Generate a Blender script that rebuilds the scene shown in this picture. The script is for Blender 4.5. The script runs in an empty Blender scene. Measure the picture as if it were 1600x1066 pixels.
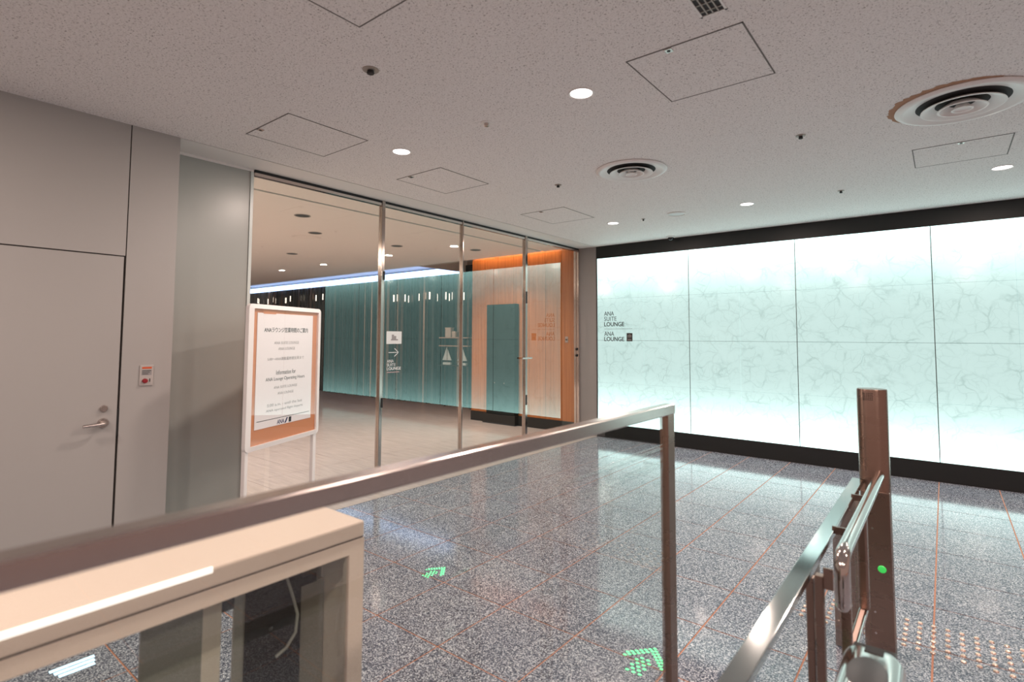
import bpy, bmesh, math, random
from mathutils import Vector, Matrix

random.seed(7)
S = bpy.context.scene
COL = S.collection

# ------------------------------------------------------------------ camera
# solved from the vanishing points of the hall (image 1600 x 1066)
F_PX, YAW, PITCH, ROLL, CY_PX = 844.82, -0.67366, 0.06015, 0.0037, 475.39
CAM_LOC = Vector((4.313, -7.563, 1.557))
fw = Vector((math.sin(YAW)*math.cos(PITCH), math.cos(YAW)*math.cos(PITCH), math.sin(PITCH)))
rt = Vector((math.cos(YAW), -math.sin(YAW), 0))
up = rt.cross(fw)
rt2 = rt*math.cos(ROLL) + up*math.sin(ROLL)
up2 = up*math.cos(ROLL) - rt*math.sin(ROLL)
cd = bpy.data.cameras.new('camera')
cam = bpy.data.objects.new('camera', cd); COL.objects.link(cam)
cam.matrix_world = Matrix(((rt2.x, up2.x, -fw.x, CAM_LOC.x), (rt2.y, up2.y, -fw.y, CAM_LOC.y),
                           (rt2.z, up2.z, -fw.z, CAM_LOC.z), (0, 0, 0, 1)))
cd.sensor_fit = 'HORIZONTAL'; cd.sensor_width = 36.0
cd.lens = F_PX/1600*36; cd.shift_y = (CY_PX-533)/1600
cd.clip_start = 0.02; cd.clip_end = 200
cd.dof.use_dof = True; cd.dof.focus_distance = 5.5; cd.dof.aperture_fstop = 2.4
S.camera = cam

# ------------------------------------------------------------------ world (dim warm light of the hall behind the camera) and exposure
W = bpy.data.worlds.new('world'); S.world = W; W.use_nodes = True
W.node_tree.nodes['Background'].inputs[0].default_value = (1.0, 0.67, 0.57, 1)
W.node_tree.nodes['Background'].inputs[1].default_value = 0.43
S.view_settings.view_transform = 'Standard'; S.view_settings.look = 'None'
S.view_settings.exposure = 0.0; S.view_settings.gamma = 1.0
S.view_settings.use_curve_mapping = False

LAMP_W = 31.5                     # watts of one hall downlight
LAMP_C = (1.0, 0.81, 0.715)
PANEL_E = 0.68                    # luminance of the backlit wall in its middle

# ------------------------------------------------------------------ material helpers
MATS = {}
def nmat(name):
    m = bpy.data.materials.new(name); m.use_nodes = True
    nt = m.node_tree; MATS[name] = m
    return m, nt, nt.nodes['Principled BSDF']
def simple(name, col, rough=0.5, metal=0.0, emit=None, estr=0.0, spec=0.5):
    m, nt, b = nmat(name)
    b.inputs['Base Color'].default_value = (*col, 1)
    b.inputs['Roughness'].default_value = rough
    b.inputs['Metallic'].default_value = metal
    b.inputs['Specular IOR Level'].default_value = spec
    if emit:
        b.inputs['Emission Color'].default_value = (*emit, 1); b.inputs['Emission Strength'].default_value = estr
    return m
def N(nt, t, **kw):
    n = nt.nodes.new(t)
    for k, v in kw.items(): setattr(n, k, v)
    return n
def L(nt, a, b): nt.links.new(a, b)
def ramp(nt, stops, interp='LINEAR'):
    r = N(nt, 'ShaderNodeValToRGB'); r.color_ramp.interpolation = interp
    e = r.color_ramp.elements
    while len(e) < len(stops): e.new(0.5)
    for i, (p, c) in enumerate(stops):
        e[i].position = p; e[i].color = (*c, 1)
    return r
def position(nt): return N(nt, 'ShaderNodeNewGeometry').outputs['Position']
def math_(nt, op, a, b=None):
    n = N(nt, 'ShaderNodeMath', operation=op)
    for i, v in enumerate((a, b)):
        if v is None: continue
        if isinstance(v, (int, float)): n.inputs[i].default_value = v
        else: L(nt, v, n.inputs[i])
    return n.outputs[0]

# granite: close-packed chips of dark, blue-grey and pale stone, polished
def m_granite():
    m, nt, b = nmat('granite')
    p = position(nt)
    v = N(nt, 'ShaderNodeTexVoronoi'); v.inputs['Scale'].default_value = 200; L(nt, p, v.inputs['Vector'])
    sep = N(nt, 'ShaderNodeSeparateColor'); L(nt, v.outputs['Color'], sep.inputs[0])
    r = ramp(nt, [(0, (.038, .046, .068)), (.30, (.074, .086, .122)), (.54, (.168, .186, .235)), (.76, (.39, .41, .46)), (1, (.70, .72, .76))])
    L(nt, sep.outputs[0], r.inputs[0])
    n = N(nt, 'ShaderNodeTexNoise'); n.inputs['Scale'].default_value = 2.2; n.inputs['Detail'].default_value = 3; L(nt, p, n.inputs['Vector'])
    mix = N(nt, 'ShaderNodeMix', data_type='RGBA', blend_type='MULTIPLY'); mix.inputs[0].default_value = 0.5
    r2 = ramp(nt, [(.3, (.75, .75, .8)), (.7, (1.1, 1.08, 1.05))]); L(nt, n.outputs[0], r2.inputs[0])
    L(nt, r.outputs[0], mix.inputs[6]); L(nt, r2.outputs[0], mix.inputs[7])
    L(nt, mix.outputs[2], b.inputs['Base Color'])
    b.inputs['Roughness'].default_value = 0.10
    b.inputs['IOR'].default_value = 1.5
    return m
def m_ceiling():
    m, nt, b = nmat('ceiling_board')
    p = position(nt)
    n = N(nt, 'ShaderNodeTexNoise'); n.inputs['Scale'].default_value = 120; n.inputs['Detail'].default_value = 2.0; n.inputs['Distortion'].default_value = 1.0
    L(nt, p, n.inputs['Vector'])
    r = ramp(nt, [(.32, (.30, .27, .26)), (.40, (.79, .76, .745)), (.60, (.83, .80, .785)), (.66, (.88, .86, .85))])
    L(nt, n.outputs[0], r.inputs[0]); L(nt, r.outputs[0], b.inputs['Base Color'])
    bp = N(nt, 'ShaderNodeBump'); bp.inputs['Strength'].default_value = .25; bp.inputs['Distance'].default_value = .004
    L(nt, n.outputs[0], bp.inputs['Height']); L(nt, bp.outputs[0], b.inputs['Normal'])
    b.inputs['Roughness'].default_value = .9
    return m
def m_marble():
    # lit stone sheet: net of grey-green veins; the light box behind is stronger along its top and bottom tubes
    m, nt, b = nmat('backlit_marble')
    p = position(nt)
    wn = N(nt, 'ShaderNodeTexNoise'); wn.inputs['Scale'].default_value = 3.2; wn.inputs['Detail'].default_value = 4; L(nt, p, wn.inputs['Vector'])
    va = N(nt, 'ShaderNodeVectorMath', operation='SCALE'); L(nt, wn.outputs['Color'], va.inputs[0]); va.inputs[3].default_value = .28
    vb = N(nt, 'ShaderNodeVectorMath', operation='ADD'); L(nt, p, vb.inputs[0]); L(nt, va.outputs[0], vb.inputs[1])
    def veins(scale, w):
        v = N(nt, 'ShaderNodeTexVoronoi', feature='DISTANCE_TO_EDGE'); v.inputs['Scale'].default_value = scale
        L(nt, vb.outputs[0], v.inputs['Vector'])
        mr = N(nt, 'ShaderNodeMapRange'); mr.inputs[1].default_value = 0; mr.inputs[2].default_value = w
        mr.inputs[3].default_value = 1; mr.inputs[4].default_value = 0; L(nt, v.outputs['Distance'], mr.inputs[0])
        return mr.outputs[0]
    n2 = N(nt, 'ShaderNodeTexNoise'); n2.inputs['Scale'].default_value = 5; n2.inputs['Detail'].default_value = 5; L(nt, p, n2.inputs['Vector'])
    k = N(nt, 'ShaderNodeMapRange'); k.inputs[1].default_value = .36; k.inputs[2].default_value = .68; L(nt, n2.outputs[0], k.inputs[0])
    ve = math_(nt, 'MAXIMUM', veins(4.6, .06), math_(nt, 'MULTIPLY', veins(10.0, .06), .6))
    ve = math_(nt, 'MULTIPLY', ve, k.outputs[0])
    cloud = math_(nt, 'MULTIPLY', n2.outputs[0], .22)
    dark = math_(nt, 'ADD', math_(nt, 'MULTIPLY', ve, .62), cloud)
    mix = N(nt, 'ShaderNodeMix', data_type='RGBA'); L(nt, dark, mix.inputs[0])
    mix.inputs[6].default_value = (.72, 1.0, .965, 1); mix.inputs[7].default_value = (.36, .58, .55, 1)
    L(nt, mix.outputs[2], b.inputs['Emission Color'])
    sx = N(nt, 'ShaderNodeSeparateXYZ'); L(nt, p, sx.inputs[0])
    d = math_(nt, 'ABSOLUTE', math_(nt, 'SUBTRACT', sx.outputs[2], 1.50))
    d = math_(nt, 'DIVIDE', d, 1.30)
    e = math_(nt, 'ADD', math_(nt, 'MULTIPLY', math_(nt, 'POWER', d, 4.0), 3.1*PANEL_E), PANEL_E*1.02)
    L(nt, e, b.inputs['Emission Strength'])
    b.inputs['Base Color'].default_value = (.12, .15, .145, 1); b.inputs['Roughness'].default_value = .12
    return m
def m_wood(name, c1, c2):
    m, nt, b = nmat(name)
    mp = N(nt, 'ShaderNodeMapping'); mp.inputs['Scale'].default_value = (28, 28, 1.1); L(nt, position(nt), mp.inputs[0])
    n = N(nt, 'ShaderNodeTexNoise'); n.inputs['Scale'].default_value = 1.0; n.inputs['Detail'].default_value = 5; L(nt, mp.outputs[0], n.inputs['Vector'])
    r = ramp(nt, [(.3, c1), (.7, c2)]); L(nt, n.outputs[0], r.inputs[0]); L(nt, r.outputs[0], b.inputs['Base Color'])
    b.inputs['Roughness'].default_value = .45
    return m
def m_steel(name, col, rough, sx, sy, sz):
    m, nt, b = nmat(name)
    mp = N(nt, 'ShaderNodeMapping'); mp.inputs['Scale'].default_value = (sx, sy, sz); L(nt, position(nt), mp.inputs[0])
    n = N(nt, 'ShaderNodeTexNoise'); n.inputs['Scale'].default_value = 1.0; n.inputs['Detail'].default_value = 3; L(nt, mp.outputs[0], n.inputs['Vector'])
    mr = N(nt, 'ShaderNodeMapRange'); mr.inputs[3].default_value = rough*.85; mr.inputs[4].default_value = rough*1.15
    L(nt, n.outputs[0], mr.inputs[0]); L(nt, mr.outputs[0], b.inputs['Roughness'])
    b.inputs['Base Color'].default_value = (*col, 1); b.inputs['Metallic'].default_value = 1
    return m
def m_glass(name, tint, ior=1.52, gtint=(1, 1, 1)):
    m = bpy.data.materials.new(name); m.use_nodes = True; MATS[name] = m
    nt = m.node_tree; nt.nodes.remove(nt.nodes['Principled BSDF'])
    out = nt.nodes['Material Output']
    t = N(nt, 'ShaderNodeBsdfTransparent'); t.inputs[0].default_value = (*tint, 1)
    g = N(nt, 'ShaderNodeBsdfGlossy'); g.inputs['Roughness'].default_value = 0.0; g.inputs[0].default_value = (*gtint, 1)
    # plain dielectric reflectance of both sides of the sheet (no refraction: the sheet is thin)
    fr = N(nt, 'ShaderNodeFresnel'); fr.inputs[0].default_value = ior
    geo = N(nt, 'ShaderNodeNewGeometry')
    front = math_(nt, 'SUBTRACT', 1.0, geo.outputs['Backfacing'])
    fac = math_(nt, 'MULTIPLY', math_(nt, 'MULTIPLY', fr.outputs[0], 1.9), front)
    fac = math_(nt, 'MINIMUM', fac, 0.95)
    mx = N(nt, 'ShaderNodeMixShader'); L(nt, fac, mx.inputs[0]); L(nt, t.outputs[0], mx.inputs[1]); L(nt, g.outputs[0], mx.inputs[2])
    L(nt, mx.outputs[0], out.inputs[0])
    return m
def m_tile_beige():
    m, nt, b = nmat('lounge_tile')
    mp = N(nt, 'ShaderNodeMapping'); mp.inputs['Scale'].default_value = (3, 26, 3); L(nt, position(nt), mp.inputs[0])
    n = N(nt, 'ShaderNodeTexNoise'); n.inputs['Scale'].default_value = 1; n.inputs['Detail'].default_value = 5; L(nt, mp.outputs[0], n.inputs['Vector'])
    r = ramp(nt, [(.3, (.36, .305, .285)), (.7, (.50, .435, .41))]); L(nt, n.outputs[0], r.inputs[0]); L(nt, r.outputs[0], b.inputs['Base Color'])
    b.inputs['Roughness'].default_value = .3
    return m

granite = m_granite(); ceilm = m_ceiling(); marble = m_marble()
wood = m_wood('warm_oak', (.34, .108, .028), (.47, .165, .05))
steel = m_steel('brushed_steel', (.56, .50, .47), .22, 60, 60, 4)
steel_post = m_steel('bronzed_steel', (.31, .215, .175), .28, 6, 6, 25)
steel_rail = m_steel('satin_rail_steel', (.42, .43, .42), .085, 160, 3, 160)
chrome = m_steel('polished_steel', (.60, .54, .51), .10, 5, 5, 5)
mull = m_steel('mullion_steel', (.40, .34, .31), .12, 5, 5, 5)
glass_s = m_glass('storefront_glass', (.93, .965, .955), 1.60, (.78, 1.0, .97))
glass_b = m_glass('barrier_glass', (.94, .97, .96), 1.45)
beige_tile = m_tile_beige()
grout = simple('orange_grout', (.50, .22, .13), .7)
grout_l = simple('brown_grout', (.20, .16, .15), .7)
black = simple('black_frame', (.010, .010, .010), .45, spec=.35)
blackm = simple('matt_black', (.008, .008, .008), .6)
wallw = simple('white_wall_panel', (.40, .385, .37), .38)
wallg = simple('grey_wall', (.235, .218, .213), .5)
gap = simple('dark_gap', (.03, .025, .022), .8)
white = simple('white_paint', (.80, .77, .75), .4)
cabm = simple('cream_enamel', (.86, .70, .59), .28)
cabi = simple('grey_inner_panel', (.33, .29, .25), .35)
frost = simple('frosted_green_glass', (.37, .39, .37), .32)
poster = simple('poster_paper', (.86, .83, .83), .6)
cork = simple('orange_backing_board', (.62, .26, .12), .5)
ink = simple('black_ink', (.015, .015, .015), .5)
inkg = simple('grey_ink', (.30, .29, .29), .6)
inkb = simple('navy_ink', (.012, .022, .11), .5)
letter_white = simple('white_lettering', (.75, .78, .78), .5)
red = simple('red_plastic', (.26, .012, .02), .35)
orange = simple('orange_print', (.60, .10, .03), .5)
lamp_e = simple('lamp_lens', (.9, .9, .9), .4, emit=(1, .93, .90), estr=5)
dvoid = simple('vent_void', (.035, .035, .035), .8)
darkpanel = simple('dark_lacquer', (.010, .014, .014), .5, spec=.2)
slatm = m_steel('dark_bronze_slat', (.075, .05, .042), .35, 30, 30, 3)
slat_dark = simple('black_slat', (.012, .011, .010), .4)
slat_pale = m_steel('pale_bronze_slat', (.30, .21, .17), .3, 30, 30, 3)
warm_led = simple('warm_led', (1, .8, .6), .5, emit=(1, .64, .32), estr=26)
gap_led = simple('screen_light', (1, .9, .8), .5, emit=(1, .80, .66), estr=2.4)
blue_led = simple('blue_led', (.5, .6, 1), .5, emit=(.36, .50, 1.0), estr=14)
blue_core = simple('blue_profile', (.6, .7, 1), .5, emit=(.42, .58, 1.0), estr=4.0)
green_reflection = simple('green_led', (.2, 1, .4), .4, emit=(.10, .95, .32), estr=1.3)
green_dim = simple('green_marker', (.05, .4, .1), .4, emit=(.04, .75, .10), estr=.55)
streak_glow = simple('white_strip_light', (1, .95, .9), .4, emit=(1, .86, .78), estr=1.1)
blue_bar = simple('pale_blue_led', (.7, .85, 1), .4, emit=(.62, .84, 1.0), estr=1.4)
sepia = simple('brown_stain', (.42, .24, .15), .9)

# ------------------------------------------------------------------ mesh helpers
def bm_box(bm, x0, x1, y0, y1, z0, z1, bev=0.0, seg=2):
    r = bmesh.ops.create_cube(bm, size=1.0)
    vs = r['verts']
    for v in vs:
        v.co = Vector((x0+(v.co.x+.5)*(x1-x0), y0+(v.co.y+.5)*(y1-y0), z0+(v.co.z+.5)*(z1-z0)))
    if bev > 0:
        es = set(e for v in vs for e in v.link_edges)
        bmesh.ops.bevel(bm, geom=list(es), offset=bev, segments=seg, affect='EDGES', profile=.5)
def bm_tube(bm, pts, r, n=14, cap=True, sx=1.0, sy=1.0):
    pts = [Vector(p) for p in pts]; rings = []
    prev = None
    for i, p in enumerate(pts):
        t = (pts[min(i+1, len(pts)-1)]-pts[max(i-1, 0)]).normalized()
        if prev is None:
            a = Vector((0, 0, 1)) if abs(t.z) < .9 else Vector((1, 0, 0))
            u = t.cross(a).normalized()
        else:
            u = (prev - t*prev.dot(t)).normalized()
        prev = u; w = t.cross(u)
        rr = r[i] if isinstance(r, (list, tuple)) else r
        rings.append([bm.verts.new(p + u*(math.cos(2*math.pi*k/n)*rr*sx) + w*(math.sin(2*math.pi*k/n)*rr*sy)) for k in range(n)])
    for a, b in zip(rings, rings[1:]):
        for k in range(n):
            bm.faces.new((a[k], a[(k+1) % n], b[(k+1) % n], b[k]))
    if cap:
        bm.faces.new(rings[0][::-1]); bm.faces.new(rings[-1])
def bm_lathe(bm, prof, n=32, loc=(0, 0, 0)):
    rings = []
    lo = Vector(loc)
    for (r, z) in prof:
        if r < 1e-6: rings.append([bm.verts.new(lo+Vector((0, 0, z)))])
        else: rings.append([bm.verts.new(lo+Vector((r*math.cos(2*math.pi*k/n), r*math.sin(2*math.pi*k/n), z))) for k in range(n)])
    for a, b in zip(rings, rings[1:]):
        for k in range(n):
            q = [a[k % len(a)], a[(k+1) % len(a)], b[(k+1) % len(b)], b[k % len(b)]]
            q2 = []
            for v in q:
                if v not in q2: q2.append(v)
            if len(q2) > 2: bm.faces.new(q2)
def obj(name, bm, m, parent=None, smooth=False, loc=None):
    bmesh.ops.recalc_face_normals(bm, faces=bm.faces)
    me = bpy.data.meshes.new(name); bm.to_mesh(me); bm.free()
    me.materials.append(m)
    if smooth:
        for p in me.polygons: p.use_smooth = True
        me.set_sharp_from_angle(angle=math.radians(38))
    o = bpy.data.objects.new(name, me); COL.objects.link(o)
    if parent: o.parent = parent
    if loc: o.location = loc
    return o
def box(name, m, x0, x1, y0, y1, z0, z1, parent=None, bev=0.0, smooth=False):
    bm = bmesh.new(); bm_box(bm, x0, x1, y0, y1, z0, z1, bev)
    return obj(name, bm, m, parent, smooth)
def boxes(name, m, lst, parent=None, bev=0.0):
    bm = bmesh.new()
    for b in lst: bm_box(bm, *b, bev)
    return obj(name, bm, m, parent)
def lathe(name, m, prof, loc, parent=None, n=32):
    bm = bmesh.new(); bm_lathe(bm, prof, n)
    return obj(name, bm, m, parent, True, loc)
def tube(name, m, pts, r, parent=None, n=14, sx=1, sy=1):
    bm = bmesh.new(); bm_tube(bm, pts, r, n, True, sx, sy)
    return obj(name, bm, m, parent, True)
def empty(name, loc=(0, 0, 0), rz=0.0):
    o = bpy.data.objects.new(name, None); COL.objects.link(o)
    o.location = loc; o.rotation_euler = (0, 0, rz); o.empty_display_size = .1
    return o
def tag(o, label, cat, group=None):
    o['label'] = label; o['category'] = cat
    if group: o['group'] = group
    return o
def struct(o, label=None):
    o['kind'] = 'structure'
    if label: o['label'] = label
    return o
def copy_tree(o, parent=None):
    c = o.copy(); COL.objects.link(c); c.parent = parent
    for ch in list(o.children): copy_tree(ch, c)
    return c
def share(name, mesh, parent, loc):
    o = bpy.data.objects.new(name, mesh); COL.objects.link(o); o.parent = parent; o.location = loc
    return o
def text(name, body, m, face, x, y, z, w, h, parent=None, bold=0.0, off=.0008):
    """flat lettering fitted to w x h, lower-left corner at (x,y,z); face 'S' looks to -y, 'E' looks to +x"""
    cu = bpy.data.curves.new(name, 'FONT'); cu.body = body; cu.resolution_u = 3
    cu.offset = bold; cu.extrude = .002
    to = bpy.data.objects.new(name+'_tmp', cu); COL.objects.link(to)
    dg = bpy.context.evaluated_depsgraph_get()
    me = bpy.data.meshes.new_from_object(to.evaluated_get(dg))
    bpy.data.objects.remove(to); bpy.data.curves.remove(cu)
    if not len(me.vertices): return None
    xs = [v.co.x for v in me.vertices]; ys = [v.co.y for v in me.vertices]
    x0, x1, y0, y1 = min(xs), max(xs), min(ys), max(ys)
    for v in me.vertices:
        a = (v.co.x-x0)/(x1-x0)*w; b = (v.co.y-y0)/(y1-y0)*h
        t = off if v.co.z > 0 else -off*.2
        v.co = Vector((a, -t, b)) if face == 'S' else Vector((t, a, b))
    me.materials.clear(); me.materials.append(m)
    o = bpy.data.objects.new(name, me); COL.objects.link(o); o.location = (x, y, z)
    if parent: o.parent = parent
    return o

H = 3.0
GX = -0.34            # plane of the glass front

# ------------------------------------------------------------------ floor of the hall: granite tiles with orange joints
fl = struct(box('floor', grout, 0, 9.6, -11.2, 0.0, -.06, -.0025), 'polished grey speckled granite floor with thin orange joints')
PX = .487
xs = [4.215+PX*k for k in range(-9, 12)]
xs = [0.0] + [x for x in xs if .2 < x < 9.6]
ys = [0, -.6, -1.2, -1.80, -2.45, -2.99, -3.51, -4.04, -4.555, -5.07, -5.59, -6.11, -6.63, -7.15, -7.67, -8.19, -8.71]
J = .0042
cache = {}
for i in range(len(xs)-1):
    for j in range(len(ys)-1):
        w = xs[i+1]-xs[i]-J*2; d = ys[j]-ys[j+1]-J*2
        if xs[i] > 7.9 and ys[j] < -5: continue
        key = (round(w, 3), round(d, 3))
        if key not in cache:
            bm = bmesh.new(); bm_box(bm, -w/2, w/2, -d/2, d/2, -.02, 0)
            bmesh.ops.recalc_face_normals(bm, faces=bm.faces)
            me = bpy.data.meshes.new('floor_tile'); bm.to_mesh(me); bm.free(); me.materials.append(granite); cache[key] = me
        share('floor_tile', cache[key], fl, ((xs[i]+xs[i+1])/2, (ys[j]+ys[j+1])/2, 0))
box('floor_slab', granite, .003, 9.6, -11.2, -8.713, -.02, 0, fl)

# tactile warning studs
stud = bmesh.new(); bm_lathe(stud, [(.0120, 0), (.0112, .0045), (.0078, .0074), (.004, .0084), (0, .0086)], 14)
bmesh.ops.recalc_face_normals(stud, faces=stud.faces)
stud_me = bpy.data.meshes.new('tactile_stud'); stud.to_mesh(stud_me); stud.free(); stud_me.materials.append(simple('stud_brass', (.95, .74, .62), .22, 1.0))
for p in stud_me.polygons: p.use_smooth = True
for i in range(-12, 13):
    x = 4.215+.0585*i
    if 3.93 < x < 4.07: continue
    for k in range(6):
        share('tactile_stud', stud_me, fl, (x, -3.778-.0626*k, 0.0))

# ------------------------------------------------------------------ floor of the lounge
fl2 = struct(box('floor_lounge', grout_l, -14.2, -.002, -9.0, 1.3, -.06, -.002), 'pinkish beige tiled floor behind the glass')
tc = {}
TX, TY = 1.2, .6
x = -.004; col = 0
xe = [-.004, -.344] + [-.344-TX*k for k in range(1, 12)] + [-14.2]
for i in range(len(xe)-1):
    y = 1.3
    while y > -7.4:
        w = xe[i]-xe[i+1]-.004; d = TY-.004
        key = (round(w, 3), round(d, 3))
        if key not in tc:
            bm = bmesh.new(); bm_box(bm, -w/2, w/2, -d/2, d/2, -.02, 0); bmesh.ops.recalc_face_normals(bm, faces=bm.faces)
            me = bpy.data.meshes.new('lounge_tile'); bm.to_mesh(me); bm.free(); me.materials.append(beige_tile); tc[key] = me
        share('lounge_tile', tc[key], fl2, ((xe[i]+xe[i+1])/2, y-TY/2, 0))
        y -= TY

# ------------------------------------------------------------------ ceilings
struct(box('ceiling', ceilm, 0.0, 9.6, -11.2, 0.0, H, H+.1), 'speckled off-white mineral board ceiling of the hall')
t1 = struct(box('trim_1', white, GX, -.012, -6.05, 0.0, H, H+.1), 'pale soffit strip above the glass front')
struct(box('trim_2', gap, -.012, 0.0, -6.05, 0.0, H+.006, H+.1), 'shadow gap between ceiling and soffit')
lcm = simple('lounge_ceiling_paint', (.93, .85, .79), .6)
lc = struct(box('ceiling_lounge', lcm, -14.2, -.98, -9.0, -.14, H, H+.1), 'plain pale ceiling of the lounge')
box('ceiling_strip', lcm, -.925, GX, -9.0, -.14, H, H+.1, lc)
box('slot_diffuser', dvoid, -.98, -.925, -9.0, -.14, H+.02, H+.1, lc)
# cove slot over the wood wall and blue cove over the screen
box('cove_lid', white, -4.08, GX, -.14, 1.3, H+.28, H+.34, lc)
box('cove_upstand', white, -4.08, GX, -.16, -.14, H+.1, H+.28, lc)
box('blue_cove_lid', white, -14.2, -4.08, -.14, 1.3, H+.16, H+.2, lc)
box('blue_cove_upstand', white, -14.2, -4.08, -.16, -.14, H+.1, H+.16, lc)
box('blue_cove_end', white, -4.12, -4.06, -.14, 1.3, H, H+.34, lc)

# ------------------------------------------------------------------ backlit wall
wr = struct(box('wall_right', wallg, -.002, 9.6, .06, .25, 0, H+.1), 'backlit white-green marble wall with black frame')
box('backing', simple('panel_backing', (.10, .13, .13), .7), 0.0, 7.02, .035, .06, 0, H, wr)
box('header', black, 0, 7.02, -.004, .035, 2.803, H, wr)
box('plinth', black, 0, 7.02, -.004, .035, 0, .212, wr)
box('edge_strip', black, 0, .016, -.003, .035, .212, 2.803, wr)
box('edge_strip', black, 6.985, 7.02, -.003, .035, .212, 2.803, wr)
box('plain_panel', wallw, 7.03, 9.6, 0, .06, 0, H, wr)
seams = [.016, 1.493, 2.866, 4.232, 5.60, 6.985]
zr = [.212, .845, 1.505, 2.160, 2.803]
for i in range(5):
    a, b = seams[i]+.004*(i > 0), seams[i+1]-.004*(i < 4)
    mid = b-.69 if i == 0 else (a+b)/2
    for j in range(4):
        for (u, v) in ((a, mid-.0014), (mid+.0014, b)):
            if v-u > 0: box('marble_panel', marble, u, v, 0.0, .03, zr[j]+.0018*(j > 0), zr[j+1]-.0018*(j < 3), wr)
for q in seams[1:5]: box('joint_strip', simple('seam_grey', (.035, .05, .047), .5) if 'seam_grey' not in MATS else MATS['seam_grey'], q-.004, q+.004, -.001, .03, .212, 2.803, wr)
struct(box('wall_return', wallg, GX, -.006, 0.004, .06, 0, H), 'narrow grey wall return between glass front and backlit wall')

# ------------------------------------------------------------------ door wall
wl = struct(empty('wall_left', (0, 0, 0)), 'off-white panelled wall with a flush door')
DY1, DY0, DZ = -6.353, -7.27, 2.088
box('wall_panel', wallw, -.34, 0, DY1+.004, -6.05, 0, H, wl)
box('wall_panel', wallw, -.34, 0, DY0, DY1-.003, DZ+.006, H, wl)
box('wall_panel', wallw, -.34, 0, -11.2, DY0-.006, 0, H, wl)
box('joint_backing', gap, -.33, -.012, -7.4, -6.2, 0, H-.001, wl)
box('shadow_joint', gap, -.02, -.001, -11.2, -6.05, H-.008, H, wl)
d1 = struct(empty('door_1', (0, DY1, 0)), 'flush off-white door with lever handle')
box('door_leaf', wallw, -.045, -.001, DY0+.008-DY1, -.010, .006, DZ-.002, d1)
lathe('lock_cylinder', steel, [(0, .016), (.018, .016), (.022, .010), (.022, 0)], (0, -6.436-DY1, 1.078), d1).rotation_euler = (0, math.pi/2, 0)
hd = lathe('handle_rose', steel, [(0, .02), (.026, .02), (.031, .012), (.031, 0)], (0, -6.437-DY1, .985), d1); hd.rotation_euler = (0, math.pi/2, 0)
tube('lever', steel, [(.012, -6.437-DY1, .985), (.045, -6.437-DY1, .985), (.056, -6.447-DY1, .984), (.058, -6.47-DY1, .983), (.058, -6.555-DY1, .980)], .0105, d1)
box('latch_plate', blackm, -.02, -.0005, -.010, .003, .89, 1.07, d1)

# emergency button plate
eb = empty('emergency_button', (0, -6.203, 1.282))
box('plate', simple('button_plate', (.46, .43, .41), .4), 0, .008, -.041, .041, -.070, .070, eb, .002)
box('warning_strip', orange, .008, .0092, -.028, .030, .045, .058, eb)
box('notice_print', inkg, .008, .0090, -.030, .030, .002, .038, eb)
lathe('push_button', red, [(0, .02), (.013, .019), (.016, .014), (.016, 0)], (.008, -.010, -.037), eb, 24).rotation_euler = (0, math.pi/2, 0)
box('key_slot', blackm, .008, .0095, .018, .023, -.045, -.022, eb)
for q in range(3): box('notice_line', ink, .009, .0094, -.027, .026-.008*q, .030-.011*q, .034-.011*q, eb)
tag(eb, 'small grey wall plate with red button and orange warning strip beside the door', 'button')

# ------------------------------------------------------------------ frosted side panel and glass front
fp = struct(empty('wall_frosted', (GX, 0, 0)), 'frosted grey-green glass side panel between door wall and glass front')
box('frosted_pane', frost, -.012, .0, -6.05, -5.375, 0.0, H-.02, fp)
box('edge_trim', simple('pale_green_edge', (.62, .68, .66), .3), -.012, .012, -5.375, -5.350, 0, H-.02, fp)
box('top_trim', white, -.02, .010, -6.05, -5.35, H-.02, H, fp)

MY = [-5.350, -3.965, -2.742, -1.440, -.004]
MW = [.010, .040, .018, .050, .016]
for i in range(4):
    w = struct(empty('window_%d' % (i+1), (GX, MY[i], 0)), 'clear glass sheet of the lounge front')
    y0 = 0; y1 = MY[i+1]-MY[i]
    # one pane as a closed thin sheet
    box('pane', glass_s, -.006, .006, MW[i]/2+.001, y1-MW[i+1]/2-.001, .012, H-.052, w)
    box('top_rail', chrome, -.03, .02, MW[i]/2, y1-MW[i+1]/2, H-.052, H-.025, w)
    box('top_track', blackm, -.035, .022, MW[i]/2, y1-MW[i+1]/2, H-.025, H-.001, w)
    box('bottom_rail', steel, -.018, .018, MW[i]/2, y1-MW[i+1]/2, .001, .011, w)
    if i < 3:
        k = MW[i+1]/2
        mu = box('mullion', mull, -.03, .03, y1-k, y1+k, .001, H-.001, w, .003)
    if i == 0:
        for (za, zb) in ((2.15, 2.245), (.81, .912)):
            box('pivot_fitting', blackm, .005, .036, y1+.004, y1+.026, za, zb, w, .003)
    if i == 2:
        box('push_bar', chrome, .03, .06, y1-.12, y1+.10, 1.245, 1.268, w, .004)
        box('pivot_fitting', blackm, .02, .036, y1-.012, y1+.012, .60, .74, w, .003)
        box('pivot_fitting', blackm, .02, .036, y1-.012, y1+.012, 2.03, 2.20, w, .003)
    if i == 3:
        for zz in (1.26, 1.36):
            box('door_lock', blackm, .006, .03, y1-.10, y1-.05, zz-.02, zz+.02, w, .003)
        box('edge_profile', chrome, -.02, .02, y1-.012, y1-.001, .001, H-.03, w)
        box('inner_stile', chrome, -.02, .02, y1-.10, y1-.085, .012, H-.052, w)

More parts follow.
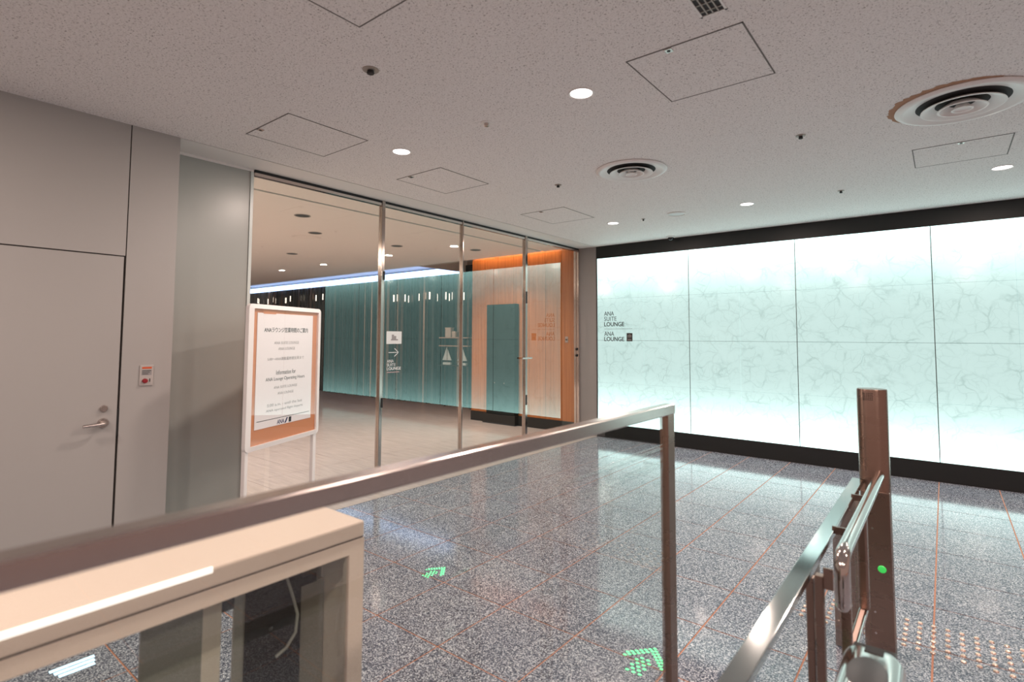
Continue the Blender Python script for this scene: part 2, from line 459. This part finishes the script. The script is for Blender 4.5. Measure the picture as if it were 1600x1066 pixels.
# lettering on the glass beside the first mullion
gs = empty('glass_lettering', (GX+.007, -3.885, 1.19))
box('sticker', simple('sticker_white', (.70, .73, .72), .5), 0, .001, 0, .205, .285, .42, gs)
bm = bmesh.new()
for (a, b, c, d) in ((.07, .10, .335, .385), (.10, .13, .335, .370), (.06, .155, .322, .336)): bm_box(bm, .001, .002, a, b, c, d)
obj('sticker_mark', bm, inkg, gs)
bm = bmesh.new(); bm_box(bm, 0, .001, .03, .165, .190, .196)
for s in (-1, 1):
    v = [bm.verts.new((0.001, .165+dx, .193+dz)) for dx, dz in ((.004, 0), (-.05, s*.045), (-.058, s*.040), (-.006, 0))]
    bm.faces.new(v)
obj('arrow', bm, letter_white, gs)
text('lettering', 'ANA', letter_white, 'E', 0, .012, .085, .09, .032, gs)
text('lettering', 'SUITE', letter_white, 'E', 0, .012, .045, .115, .032, gs)
text('lettering', 'LOUNGE', letter_white, 'E', 0, .012, .005, .19, .032, gs, .012)
box('underline', simple('pink_line', (.50, .35, .35), .5), 0, .001, .012, .18, -.022, -.014, gs)
tag(gs, 'white arrow and lounge lettering stuck on the glass beside the first mullion', 'sign')

# ------------------------------------------------------------------ lettering on the backlit wall
ws = empty('wall_lettering', (.137, -.001, 1.49))
def wt(b, z, w, bold): text('lettering', b, ink, 'S', 0, 0, z, w, .066, ws, bold, .002)
wt('ANA', .400, .17, .0); wt('SUITE', .318, .215, -.004); wt('LOUNGE', .234, .343, .014)
box('rule', ink, 0, .48, -.002, 0, .192, .196, ws)
wt('ANA', .086, .17, .0); wt('LOUNGE', .004, .343, .014)
ic = box('emblem', ink, .385, .48, -.002, 0, .004, .128, ws)
bm = bmesh.new()
for (a, b, c, d) in ((.41, .455, .095, .102), (.405, .412, .060, .098), (.43, .437, .06, .11), (.453, .460, .060, .098), (.418, .45, .070, .076), (.40, .465, .020, .026), (.40, .465, .034, .039)):
    bm_box(bm, a, b, -.003, -.002, c, d)
obj('emblem_mark', bm, inkg, ic)
tag(ws, 'black lounge name lettering with small square emblem on the backlit wall', 'sign')

# ------------------------------------------------------------------ lounge interior
ww = struct(empty('wall_lounge_wood', (0, 0, 0)), 'warm oak panelled wall with lit cove inside the lounge')
wj = [-2.69, -2.392, -2.074, -1.717, -1.365, -1.009, -.68, GX]
for a, b in zip(wj, wj[1:]):
    box('oak_board', wood, a+.003, b-.003, .03, .06, .17, H+.24, ww)
box('board_backing', gap, -2.69, GX, .06, .10, 0, H+.24, ww)
box('return_board', wood, -2.72, -2.69, .03, 1.2, .17, H+.24, ww)
box('plinth', blackm, -2.70, GX, -.01, .06, 0, .17, ww)
box('cove_led', warm_led, -2.69, -.72, -.10, -.07, H+.13, H+.15, ww)
# tall dark cabinet standing against the wood wall
tcab = empty('tall_cabinet', (-1.92, -.03, 0))
box('carcass', darkpanel, -.33, .33, -.05, .058, .172, 2.14, tcab, .003)
box('door_leaf', darkpanel, -.325, .325, -.058, -.050, .180, 2.13, tcab, .002)
box('door_seam', blackm, -.325, .325, -.0585, -.0575, .765, .771, tcab)
box('base', blackm, -.40, .35, -.075, .019, 0.001, .171, tcab)
for hx in (-.12, .10): box('door_knob', chrome, hx-.008, hx+.008, -.07, -.058, .72, .74, tcab, .002)
tag(tcab, 'tall dark glossy cabinet standing against the oak wall behind the glass', 'cabinet')
sw = empty('wall_switch', (-.583, .03, 1.511))
box('plate', steel, -.03, .03, -.008, 0, -.05, .05, sw, .002)
lathe('knob', blackm, [(0, .012), (.012, .012), (.012, 0)], (0, -.008, 0), sw, 16).rotation_euler = (math.pi/2, 0, 0)
tag(sw, 'small steel switch plate on the oak wall behind the glass', 'switch')

# slatted bronze screen along the far side of the lounge
sc_ = struct(empty('wall_lounge_screen', (0, 1.15, 0)), 'dark screen of vertical bronze slats across the lounge')
box('backing', simple('screen_backing', (.012, .012, .012), .7), -14.2, -2.72, .10, .14, 0, H+.16, sc_)
slat_me = []
for wdt in (.018, .03, .05, .075):
    bm = bmesh.new(); bm_box(bm, -wdt/2, wdt/2, -.03, .03, 0, 2.985); bmesh.ops.recalc_face_normals(bm, faces=bm.faces)
    me = bpy.data.meshes.new('slat'); bm.to_mesh(me); bm.free(); me.materials.append(slatm); slat_me.append(me)
    for mm in (slat_dark, slat_pale):
        m2 = me.copy(); m2.materials.clear(); m2.materials.append(mm); slat_me.append(m2)
x = -14.0; gaps = []
rs = random.Random(3)
while x < -2.8:
    k = rs.choice((0, 0, 1, 1, 2, 3))
    o = share('slat', slat_me[k*3+rs.choice((0, 0, 1, 1, 1, 2))], sc_, (x, rs.uniform(-.04, .05), .004))
    o.rotation_euler = (0, 0, rs.uniform(-.7, .7))
    g = rs.uniform(.07, .15); gaps.append(x+g/2); x += g
lb = bmesh.new(); bm_box(lb, -.012, .012, -.01, .01, -.085, .085); bmesh.ops.recalc_face_normals(lb, faces=lb.faces)
lb_me = bpy.data.meshes.new('screen_lamp'); lb.to_mesh(lb_me); lb.free(); lb_me.materials.append(gap_led)
for g in gaps:
    if -13.6 < g < -9.7 and rs.random() < .92:
        share('screen_lamp', lb_me, sc_, (g, .085, 2.70+rs.uniform(-.04, .03)))
    elif -6.6 < g < -3.6 and rs.random() < .95:
        share('screen_lamp', lb_me, sc_, (g, .085, 2.50+rs.uniform(-.04, .03)))
box('led_profile', blue_core, -14.0, -4.1, -.10, -.07, H-.035, H+.11, sc_)
struct(box('wall_lounge_end', simple('lounge_wall_paint', (.30, .25, .23), .6), -14.3, -14.2, -9.0, 1.3, 0, H+.2), 'brown end wall of the lounge')
struct(box('wall_lounge_side', MATS['lounge_wall_paint'], -14.2, -.34, -9.1, -9.0, 0, H+.1), 'brown side wall of the lounge')
struct(box('wall_lounge_back', MATS['lounge_wall_paint'], -14.2, 0, 1.3, 1.4, 0, H+.34), 'brown back wall of the lounge')
# shelf rack with ornaments in front of the screen
sh = empty('display_shelf', (-4.08, .98, 0))
for zz in (1.36, 1.54):
    box('shelf_board', simple('pale_shelf', (.55, .36, .27), .5) if zz < 1.4 else MATS['pale_shelf'], -.44, .44, -.09, .09, zz-.022, zz, sh)
box('lower_board', slatm, -.44, .44, -.09, .09, .915, .929, sh)
for sx in (-.40, .40): box('upright', slatm, sx-.012, sx+.012, .06, .084, 0.001, 1.62, sh)
tag(sh, 'small two-board display shelf in front of the bronze screen', 'shelf')
cb = empty('cream_box', (-4.28, .98, 1.5402)); cbm = simple('cream_card', (.66, .55, .47), .6)
box('carton', cbm, -.085, .085, -.05, .05, 0, .19, cb); box('lid', cbm, -.09, .09, -.055, .055, .19, .215, cb)
tag(cb, 'taller cream box on the upper board of the display shelf', 'box', 'boxes on the display shelf')
cb = empty('cream_box', (-4.11, .98, 1.5402))
box('carton', cbm, -.05, .05, -.04, .04, 0, .11, cb); box('lid', cbm, -.055, .055, -.045, .045, .11, .13, cb)
tag(cb, 'shorter cream box on the upper board of the display shelf', 'box', 'boxes on the display shelf')
sail_m = simple('white_sail', (.62, .68, .68), .5)
for sx, lab in ((-4.33, 'left of the two white sail ornaments on the lowest board of the display shelf'), (-3.86, 'right of the two white sail ornaments on the lowest board of the display shelf')):
    so = empty('sail_ornament', (sx, .97, 0))
    bm = bmesh.new()
    for pr in (((-.015, 1.03), (-.015, 1.325), (-.15, 1.03)), ((.01, 1.03), (.01, 1.27), (.13, 1.03))):
        f = [bm.verts.new((a, -.006, b)) for a, b in pr]; g = [bm.verts.new((a, .006, b)) for a, b in pr]
        bm.faces.new(f); bm.faces.new(g[::-1])
        for k in range(3): bm.faces.new((f[k], g[k], g[(k+1) % 3], f[(k+1) % 3]))
    obj('sail', bm, sail_m, so)
    box('hull', sail_m, -.12, .12, -.03, .03, .9295, .985, so, .012)
    box('mast', steel, -.006, .004, -.005, .005, .98, 1.335, so)
    tag(so, lab, 'ornament', 'sail ornaments')

# ------------------------------------------------------------------ ceiling fittings
def downlight(x, y, z, label, power=LAMP_W, colr=LAMP_C, group='hall downlights'):
    t = empty('downlight', (x, y, z))
    lathe('trim_ring', white, [(.075, .002), (.078, -.002), (.074, -.005), (.066, -.003), (.062, .002)], (0, 0, 0), t, 32)
    lathe('lens', lamp_e, [(.0, -.0015), (.064, -.0015)], (0, 0, 0), t, 32)
    ld = bpy.data.lights.new('downlight_beam', 'AREA'); ld.shape = 'DISK'; ld.size = .12; ld.energy = power; ld.color = colr
    lo = bpy.data.objects.new('downlight_beam', ld); COL.objects.link(lo); lo.parent = t; lo.location = (0, 0, -.007)
    return tag(t, label, 'ceiling light', group)
LX = [1.077, 2.690, 4.746]
downlight(1.042, -4.86, H, 'round lit downlight between two square access panels nearest the glass front')
downlight(2.680, -4.866, H, 'large round lit downlight in the middle of the ceiling nearest the viewer')
downlight(1.077, -1.457, H, 'small lit downlight nearest the corner of glass front and backlit wall')
downlight(2.694, -1.465, H, 'lit downlight above the middle of the backlit wall')
downlight(4.746, -1.468, H, 'lit downlight at the right edge under the large round diffuser')
for (x, y, lab) in ((4.746, -4.87, 'hall downlight just outside the right edge behind the stained air diffuser'), (6.36, -4.87, 'hall downlight far right, two rows from the backlit wall'),
                    (6.36, -1.47, 'hall downlight far right, next to the backlit wall end'), (1.05, -8.26, 'hall downlight behind the viewer nearest the door wall'),
                    (2.69, -8.26, 'hall downlight behind the viewer above the gate cabinet'), (4.75, -8.26, 'hall downlight behind the viewer above the card reader'),
                    (6.36, -8.26, 'hall downlight behind the viewer farthest right')):
    downlight(x, y, H, lab)
for k, x, y in ((0, -1.6, -6.7), (1, -3.6, -6.7), (2, -6.0, -6.7), (3, -8.6, -6.7), (4, -11.2, -6.7)):  # lamps added out of sight behind the door wall to light the lounge
    downlight(x, y, H, '%s lit lounge downlight from the glass, hidden behind the door wall' % ('first', 'second', 'third', 'fourth', 'fifth')[k], 118, (1, .80, .68), 'lounge downlights')

def recessed(x, y, label, watt=12):
    t = empty('recessed_lamp', (x, y, H))
    lathe('trim_ring', cabi, [(.095, -.0005), (.096, -.004), (.085, -.006), (.080, -.002)], (0, 0, 0), t, 28)
    lathe('baffle', dvoid, [(0, -.0015), (.082, -.0015)], (0, 0, 0), t, 28)
    ld = bpy.data.lights.new('recessed_beam', 'AREA'); ld.shape = 'DISK'; ld.size = .11; ld.energy = watt; ld.color = (1, .78, .66); ld.spread = math.radians(125)
    lo = bpy.data.objects.new('recessed_beam', ld); COL.objects.link(lo); lo.parent = t; lo.location = (0, 0, -.008)
    return tag(t, label, 'ceiling light', 'recessed lounge lamps')
recessed(-1.66, -4.12, 'dark recessed lamp in the lounge ceiling nearest the slot behind the glass')
recessed(-2.53, -3.42, 'wide dark recessed lamp in the lounge ceiling seen in the first glass sheet')
recessed(-2.48, -2.01, 'dark recessed lamp in the lounge ceiling seen in the second glass sheet', 22)
recessed(-1.75, -.95, 'dark recessed lamp in the lounge ceiling nearest the oak wall', 26)  # extra lamp added to brighten this end of the lounge ceiling
recessed(-4.6, -2.6, 'dark recessed lamp deep in the lounge ceiling above the notice stand')

def diffuser(x, y, r, label, stain):
    t = empty('air_diffuser', (x, y, H-.0005))
    s = r/.30
    def ring(name, m, prof, par=t): return lathe(name, m, [(a*s, b*s) for a, b in prof], (0, 0, 0), par, 56)
    ring('flange', white, [(.300, -.001), (.302, -.006), (.290, -.016), (.268, -.020), (.262, -.018), (.205, -.002)])
    ring('throat', dvoid, [(0, -.0014), (.215, -.0014)])
    ring('cone', white, [(.128, -.002), (.182, -.026), (.184, -.030), (.174, -.031), (.118, -.003)])
    ring('cone', white, [(.066, -.002), (.108, -.032), (.110, -.036), (.101, -.037), (.058, -.003)])
    ring('cone', white, [(.020, -.002), (.046, -.036), (.048, -.040), (.040, -.041), (.030, -.034), (0, -.032)])
    if stain:
        bm = bmesh.new(); rr = random.Random(5); n = 44; pi_, po = [], []
        for k in range(n+1):
            a = math.radians(150+150*k/n); w = .012+.045*math.sin(math.pi*k/n)*rr.uniform(.5, 1.1)
            pi_.append(bm.verts.new((r*.985*math.cos(a), r*.985*math.sin(a), -.0006))); po.append(bm.verts.new(((r+w)*math.cos(a), (r+w)*math.sin(a), -.0006)))
        for k in range(n): bm.faces.new((pi_[k], pi_[k+1], po[k+1], po[k]))
        obj('dust_stain', bm, sepia, t)
    return tag(t, label, 'air vent', 'round ceiling diffusers')
diffuser(2.245, -3.327, .300, 'smaller-looking round ringed air diffuser in the middle of the ceiling', False)
diffuser(4.448, -3.322, .338, 'large ringed air diffuser with brown dust stain at the right edge of the ceiling', True)

def hatch(x0, x1, y0, y1, label, latch):
    t = empty('access_panel', ((x0+x1)/2, (y0+y1)/2, H))
    a, b = (x1-x0)/2, (y1-y0)/2
    boxes('frame_gap', simple('hatch_gap', (.16, .15, .14), .8) if 'hatch_gap' not in MATS else MATS['hatch_gap'],
          [(-a, a, b-.007, b, -.0025, 0), (-a, a, -b, -b+.007, -.0025, 0), (-a, -a+.007, -b, b, -.0025, 0), (a-.007, a, -b, b, -.0025, 0)], t)
    box('panel_board', ceilm, -a+.007, a-.007, -b+.007, b-.007, -.0015, 0, t)
    lx, ly = latch
    box('latch', steel, lx-.02, lx+.02, ly-.02, ly+.02, -.006, -.0015, t, .002)
    lathe('latch_screw', blackm, [(0, -.0075), (.009, -.0075), (.009, -.005)], (lx, ly, 0), t, 14)
    return tag(t, label, 'access panel', 'square ceiling access panels')
hatch(.46, 1.04, -5.795, -5.17, 'square ceiling access panel nearest the door wall', (-.13, -.285))
hatch(.42, 1.0, -4.40, -3.77, 'square ceiling access panel second from the door wall along the glass front', (-.12, -.285))
hatch(3.056, 3.644, -5.04, -4.425, 'square ceiling access panel with bright latch beside the slotted vent', (-.07, -.28))
hatch(2.225, 2.85, -6.52, -6.098, 'access panel cut by the top edge of the picture', (.0, -.18))
hatch(4.168, 4.752, -2.465, -1.90, 'faint square access panel below the large stained air diffuser', (.0, -.26))
hatch(.45, 1.06, -2.57, -1.90, 'faint access panel nearest the backlit wall along the glass front', (-.03, -.30))

# slotted linear vent at the top edge
lv = empty('slotted_vent', (3.56, -5.62, H))
box('void', dvoid, -.048, .052, -.42, .425, -.001, 0, lv)
boxes('frame', white, [(-.056, -.046, -.43, .435, -.005, 0), (.050, .060, -.43, .435, -.005, 0), (-.056, .06, .425, .435, -.005, 0), (-.056, .06, -.43, -.42, -.005, 0)], lv)
for q in (-.022, .002, .026): box('slat', cabi, q-.003, q+.003, -.42, .425, -.006, -.001, lv)
for q in range(-7, 8): box('cross_bar', cabi, -.046, .05, q*.056-.003, q*.056+.003, -.004, -.001, lv)
tag(lv, 'dark slotted air vent at the top edge of the ceiling', 'air vent')

def sensor(x, y, r, label, dark=True, cat='sprinkler'):
    t = empty('sprinkler_head' if cat == 'sprinkler' else 'ceiling_sensor', (x, y, H))
    lathe('escutcheon', white if not dark else cabi, [(r*1.5, 0), (r*1.45, -.004), (r, -.006), (0, -.006)], (0, 0, 0), t, 24)
    lathe('nozzle', blackm if dark else steel, [(r*.6, -.005), (r*.55, -.014), (r*.7, -.018), (r*.6, -.024), (0, -.025)], (0, 0, 0), t, 18)
    return tag(t, label, cat, 'small ceiling fittings')
sensor(1.932, -5.816, .030, 'small dark round ceiling fitting between the first two access panels and the top edge')
sensor(1.945, -4.88, .028, 'pale round ceiling fitting between the two nearest lit downlights', False, 'sensor')
sensor(1.494, -3.335, .022, 'tiny dark sprinkler left of the middle air diffuser')
sensor(3.561, -3.321, .022, 'tiny dark sprinkler between the two round air diffusers')
sensor(3.571, -1.466, .020, 'tiny dark sprinkler above the right half of the backlit wall')
sensor(1.49, -1.46, .016, 'tiny dark sprinkler beside the downlight nearest the corner')
sp = empty('ceiling_speaker', (1.917, -1.486, H))
lathe('rim', white, [(.105, 0), (.107, -.006), (.098, -.010), (.094, -.006)], (0, 0, 0), sp, 36)
lathe('grille', simple('speaker_grille', (.68, .70, .70), .5), [(.095, -.004), (.06, -.009), (0, -.011)], (0, 0, 0), sp, 36)
tag(sp, 'round white unlit ceiling speaker disc above the backlit wall', 'speaker')
cc = empty('dome_camera', (1.30, -.15, H))
lathe('base_ring', white, [(.058, 0), (.058, -.012), (.045, -.018), (.03, -.018)], (0, 0, 0), cc, 28)
lathe('dome', simple('dome_black', (.01, .01, .012), .1), [(.040, -.016), (.038, -.034), (.028, -.050), (.012, -.058), (0, -.060)], (0, 0, 0), cc, 28)
tag(cc, 'small black dome camera under the ceiling at the backlit wall', 'camera')

# ------------------------------------------------------------------ notice stand
u = Vector((.05-.40, -4.92+5.70, 0)); SW = u.length; u.normalize()
st = empty('notice_stand', (.40, -5.70, 0), math.atan2(u.y, u.x))     # local x runs along the board, -y faces the viewer
bm = bmesh.new()
def rrect(bm, w0, w1, z0, z1, r, y, n=6):
    pts = []
    for cx, cz, a0 in ((w1-r, z1-r, 0), (w0+r, z1-r, 90), (w0+r, z0+r, 180), (w1-r, z0+r, 270)):
        for k in range(n+1):
            a = math.radians(a0+90*k/n); pts.append((cx+r*math.cos(a), cz+r*math.sin(a)))
    return pts
po = rrect(bm, -.012, SW+.006, .722, 1.79, .035, 0); pi_ = rrect(bm, .034, SW-.036, .757, 1.757, .008, 0)
rings = []
for pts, yy in ((po, .018), (po, -.012), (pi_, -.018), (pi_, .0)):
    rings.append([bm.verts.new((a, yy, b)) for a, b in pts])
for a, b in zip(rings, rings[1:]):
    for k in range(len(a)): bm.faces.new((a[k], a[(k+1) % len(a)], b[(k+1) % len(a)], b[k]))
obj('frame', bm, white, st, True)
box('backing_board', cork, .02, SW-.02, 0, .012, .74, 1.77, st)
pa = box('poster_sheet', poster, .085, .757, -.0035, -.0006, .868, 1.728, st)
bm = bmesh.new(); v = [bm.verts.new((a, -.0045, b)) for a, b in ((.118, 1.757), (.305, 1.757), (.285, 1.722), (.150, 1.722))]; bm.faces.new(v)
obj('paper_notch', bm, cork, st)
def pt(body, zc, w, h, m, bold=0.0, xc=.425):
    text('poster_lettering', body, m, 'S', xc-w/2, -.0036, zc-h/2, w, h, pa, bold, .0006)
pt('ANAラウンジ営業時間のご案内', 1.603, .53, .040, ink, .006)
pt('ANA SUITE LOUNGE', 1.503, .30, .022, inkg); pt('ANA LOUNGE', 1.457, .20, .022, inkg)
pt('5:00〜ANA運航最終便出発まで', 1.380, .44, .026, inkg)
pt('Information for', 1.274, .235, .034, ink); pt('ANA Lounge Operating Hours', 1.222, .47, .034, ink)
pt('ANA SUITE LOUNGE', 1.160, .28, .020, inkg); pt('ANA LOUNGE', 1.113, .19, .020, inkg)
pt('5:00 a.m. - until the last', 1.030, .42, .022, inkg); pt('ANA operated flight departs', .988, .44, .024, inkg)
box('poster_rule', ink, .107, .735, -.0042, -.0035, .922, .926, pa)
pt('ANA', .893, .085, .034, inkb, .012, .375)
bm = bmesh.new(); v = [bm.verts.new((a, -.0042, b)) for a, b in ((.420, .874), (.437, .874), (.462, .914), (.445, .914))]; bm.faces.new(v); obj('poster_emblem', bm, inkb, pa)
box('poster_emblem', ink, .472, .502, -.0042, -.0035, .874, .914, pa)
# clear acrylic cover
box('acrylic_cover', m_glass('acrylic', (.985, .985, .985), 1.35), .035, SW-.037, -.012, -.009, .758, 1.756, st)
box('leg', white, .0, .032, -.004, .028, .020, .745, st, .004); box('leg', white, SW-.052, SW-.012, -.004, .028, .020, .745, st, .004)
for xx in (.016, SW-.03):
    box('foot', white, xx-.03, xx+.03, -.10, .26, .001, .022, st, .006)
tag(st, 'white-framed notice stand with a lounge hours poster in front of the glass', 'notice stand')

# ------------------------------------------------------------------ glass barrier on the left of the lane
gb = empty('glass_barrier', (3.47, -5.52, 0), -.014)
box('top_rail', steel, -.022, .022, -2.6, .0, 1.262, 1.300, gb, .004)
box('end_post', steel_post, -.016, .018, -.062, .0, .001, 1.262, gb, .003)
box('pane', glass_b, -.006, .006, -2.6, -.062, .06, 1.262, gb)
box('bottom_rail', steel, -.02, .02, -2.6, -.062, .001, .06, gb, .003)
box('marker_light', green_dim, .006, .014, -.002, .002, .05, .33, gb)
tag(gb, 'glass barrier panel with steel top rail crossing the foreground', 'barrier')

# ------------------------------------------------------------------ gate cabinet behind the barrier
gc = empty('gate_cabinet', (2.92, -6.53, 0))
box('top', cabm, -.235, .0, -2.2, .0, .953, 1.0, gc, .006)
boxes('front_frame', cabm, [(-.03, 0, -2.2, -.001, .912, .9505), (-.03, 0, -.052, -.001, .08, .912), (-.03, 0, -2.2, -.001, .001, .08)], gc)
boxes('back_frame', cabm, [(-.235, -.205, -2.2, -.001, .912, .9505), (-.235, -.205, -2.2, -.001, .001, .08)], gc)
box('seam', gap, -.230, -.003, -2.2, -.003, .9500, .9535, gc)
box('floor_plate', cabi, -.205, -.03, -2.2, -.01, .001, .03, gc)
box('side_panel', cabm, -.235, -.03, -.016, -.001, .001, .9505, gc)
box('pane', glass_b, -.016, -.008, -2.2, -.054, .082, .911, gc)
box('inner_panel', cabi, -.186, -.178, -.101, -.020, .03, .79, gc)
box('inner_panel', cabi, -.200, -.192, -.101, -.020, .03, .912, gc)
box('inner_shadow_gap', blackm, -.178, -.172, -.101, -.050, .79, .815, gc)
box('black_module', blackm, -.205, -.172, -.270, -.101, .03, .915, gc)
box('inner_panel', cabi, -.184, -.176, -.300, -.270, .03, .912, gc)
box('cable_tray', blackm, -.184, -.176, -.334, -.300, .80, .835, gc)
box('inner_post', cabm, -.184, -.176, -.382, -.334, .03, .912, gc)
box('inner_panel', cabi, -.184, -.176, -.525, -.382, .03, .912, gc)
tube('cable', simple('cable_white', (.48, .45, .40), .5), [(-.155, -.165, .90), (-.15, -.160, .84), (-.145, -.142, .78), (-.14, -.130, .73), (-.14, -.135, .68), (-.145, -.16, .645), (-.15, -.19, .63)], .0042, gc, 8)
lathe('screw', chrome, [(0, .004), (.006, .004), (.006, 0)], (-.165, -.20, .71), gc, 12).rotation_euler = (0, math.pi/2, 0)
box('strip_light', streak_glow, -.006, .0025, -2.1, -.436, .988, 1.0025, gc, .002)  # bright streak along the front edge, put in as a glowing strip
tag(gc, 'cream enamel gate cabinet with glass front and strip light behind the barrier', 'cabinet')

# ------------------------------------------------------------------ right-hand gate
bp_ = empty('gate_post', (4.015, -4.249, 0))
bm = bmesh.new(); n = 40; ringz = []
for z in (0.001, 1.292, 1.299):
    sc = 1.0 if z < 1.295 else .97
    ring = []
    for k in range(n):
        a = 2*math.pi*k/n; cx = .066*math.cos(a)*sc; cy = .066*math.sin(a)*sc
        ring.append(bm.verts.new((cx, max(cy, -.060*sc), z)))
    ringz.append(ring)
for a, b in zip(ringz, ringz[1:]):
    for k in range(n): bm.faces.new((a[k], a[(k+1) % n], b[(k+1) % n], b[k]))
bm.faces.new(ringz[-1]); bm.faces.new(ringz[0][::-1])
pb = obj('column', bm, steel_post, bp_, True)
bm = bmesh.new()
for r_ in range(5):
    for c_ in range(6): bm_box(bm, -.034+c_*.0075, -.030+c_*.0075, -.0606, -.0590, 1.245+r_*.008, 1.2495+r_*.008)
obj('speaker_grille', bm, blackm, bp_)
box('cover_plate', steel_post, -.032, .064, -.066, -.045, .002, .80, bp_, .003)
for zz in (.12, .22, .62, .74): lathe('plate_screw', chrome, [(0, .003), (.005, .003), (.005, 0)], (-.012, -.066, zz), bp_, 10).rotation_euler = (math.pi/2, 0, 0)
lathe('indicator_lamp', green_dim, [(0, .006), (.014, .005), (.019, 0)], (.022, -.065, .43), bp_, 20).rotation_euler = (math.pi/2, 0, 0)
tag(bp_, 'tall bronze-coloured steel gate post with perforated speaker at its top', 'post')

gr = empty('gate_railing', (3.95, -5.64, 0))
box('top_bar', steel_rail, -.027, .022, -2.0, 1.34, .826, .850, gr, .002)
for k, (xa, xb) in enumerate(((.005, .026), (.030, .052))):
    box('upright', steel_post, xa, xb, -.03, .0, .001, .826 if k == 0 else .838, gr, .002)
box('bracket_plate', steel_post, .052, .078, -.02, -.012, .80, .862, gr)
box('marker_light', green_dim, .0525, .056, -.004, .0, .05, .52, gr)
for k, yy in enumerate((.42, .95)):
    box('bracket_plate', steel_post, .012, .07, yy+.008, yy+.018, .832, .858, gr)
box('pane', glass_b, -.004, .004, .03, 1.32, .10, .82, gr)
tag(gr, 'flat-topped steel railing running to the bronze gate post', 'railing')

ga = empty('gate_handrail', (4.041, -4.30, 0))
pts = [(0, -.01, .882), (0, -.30, .882), (0, -.8, .882), (0, -1.20, .882)]
for k in range(1, 9):
    a = math.radians(90*k/8); pts.append((0, -1.23-.055*math.sin(a), .827+.055*math.cos(a)))
pts += [(0, -1.286, .78), (0, -1.286, .735), (0, -1.284, .722)]
rad = [.0215]*(len(pts)-1)+[.014]
tube('handrail', chrome, pts, rad, ga, 20, 1.0, 1.0)
box('hinge_tube', steel_post, -.020, .014, -.75, -.716, .515, .866, ga, .008)
box('hanger', steel_post, -.024, .006, -1.165, -1.140, .10, .866, ga, .003)
box('lower_rail', chrome, -.022, .006, -1.14, -.70, .495, .515, ga, .003)
box('lower_rail_insert', simple('pink_rail', (.75, .50, .42), .35), -.015, -.002, -1.13, -.71, .514, .517, ga)
box('pane', glass_b, -.015, -.009, -1.13, -.75, .11, .494, ga)
tag(ga, 'bent polished steel handrail arm of the gate hanging on the bronze post', 'handrail')

rh = empty('card_reader', (4.142, -6.03, .012))
bm = bmesh.new(); bm_box(bm, -.066, .070, -.34, .20, .60, .752)
es = [e for e in bm.edges]
bmesh.ops.bevel(bm, geom=es, offset=.045, segments=6, affect='EDGES', profile=.5)
obj('housing', bm, chrome, rh, True)
bm = bmesh.new(); bm_lathe(bm, [(0, .004), (.036, .003), (.042, 0), (.042, -.01)], 32)
o = obj('reader_pad', bm, simple('smoked_pad', (.03, .03, .032), .45), rh, True, (.0, .045, .750)); o.scale = (1, 2.0, 1); o.location = (.0, .035, .7505)
box('window', simple('sensor_window', (.025, .018, .016), .2), -.016, .026, .135, .165, .746, .7535, rh, .002)
box('front_band', simple('band_black', (.02, .015, .013), .25), -.045, .05, .172, .2015, .70, .742, rh, .004)
box('pedestal', steel_post, -.035, .04, -.25, .12, -.011, .61, rh, .01)
tag(rh, 'rounded polished card reader head cut by the bottom edge of the picture', 'card reader')

# ------------------------------------------------------------------ green arrow and pale blue bar reflections, built as glowing pieces on the floor
def arrow(x, y, s, label):  # arrow mirrored in the barrier glass, put on the floor as glowing dots
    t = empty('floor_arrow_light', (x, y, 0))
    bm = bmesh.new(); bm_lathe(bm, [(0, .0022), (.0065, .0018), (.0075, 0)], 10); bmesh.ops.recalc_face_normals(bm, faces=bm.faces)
    me = bpy.data.meshes.new('led'); bm.to_mesh(me); bm.free(); me.materials.append(green_reflection)
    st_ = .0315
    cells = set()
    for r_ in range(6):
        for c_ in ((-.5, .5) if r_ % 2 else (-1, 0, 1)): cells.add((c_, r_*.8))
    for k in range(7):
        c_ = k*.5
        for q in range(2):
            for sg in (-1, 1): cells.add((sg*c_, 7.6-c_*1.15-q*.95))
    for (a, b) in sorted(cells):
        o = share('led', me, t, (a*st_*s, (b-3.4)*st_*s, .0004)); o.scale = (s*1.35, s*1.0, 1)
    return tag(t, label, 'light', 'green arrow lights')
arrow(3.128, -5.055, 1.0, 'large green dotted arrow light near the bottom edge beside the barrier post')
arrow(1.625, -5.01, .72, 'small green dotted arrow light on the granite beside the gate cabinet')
bb = empty('floor_bar_light', (1.068, -6.78, 0))  # reflected pale blue streak, put on the floor as glowing bars
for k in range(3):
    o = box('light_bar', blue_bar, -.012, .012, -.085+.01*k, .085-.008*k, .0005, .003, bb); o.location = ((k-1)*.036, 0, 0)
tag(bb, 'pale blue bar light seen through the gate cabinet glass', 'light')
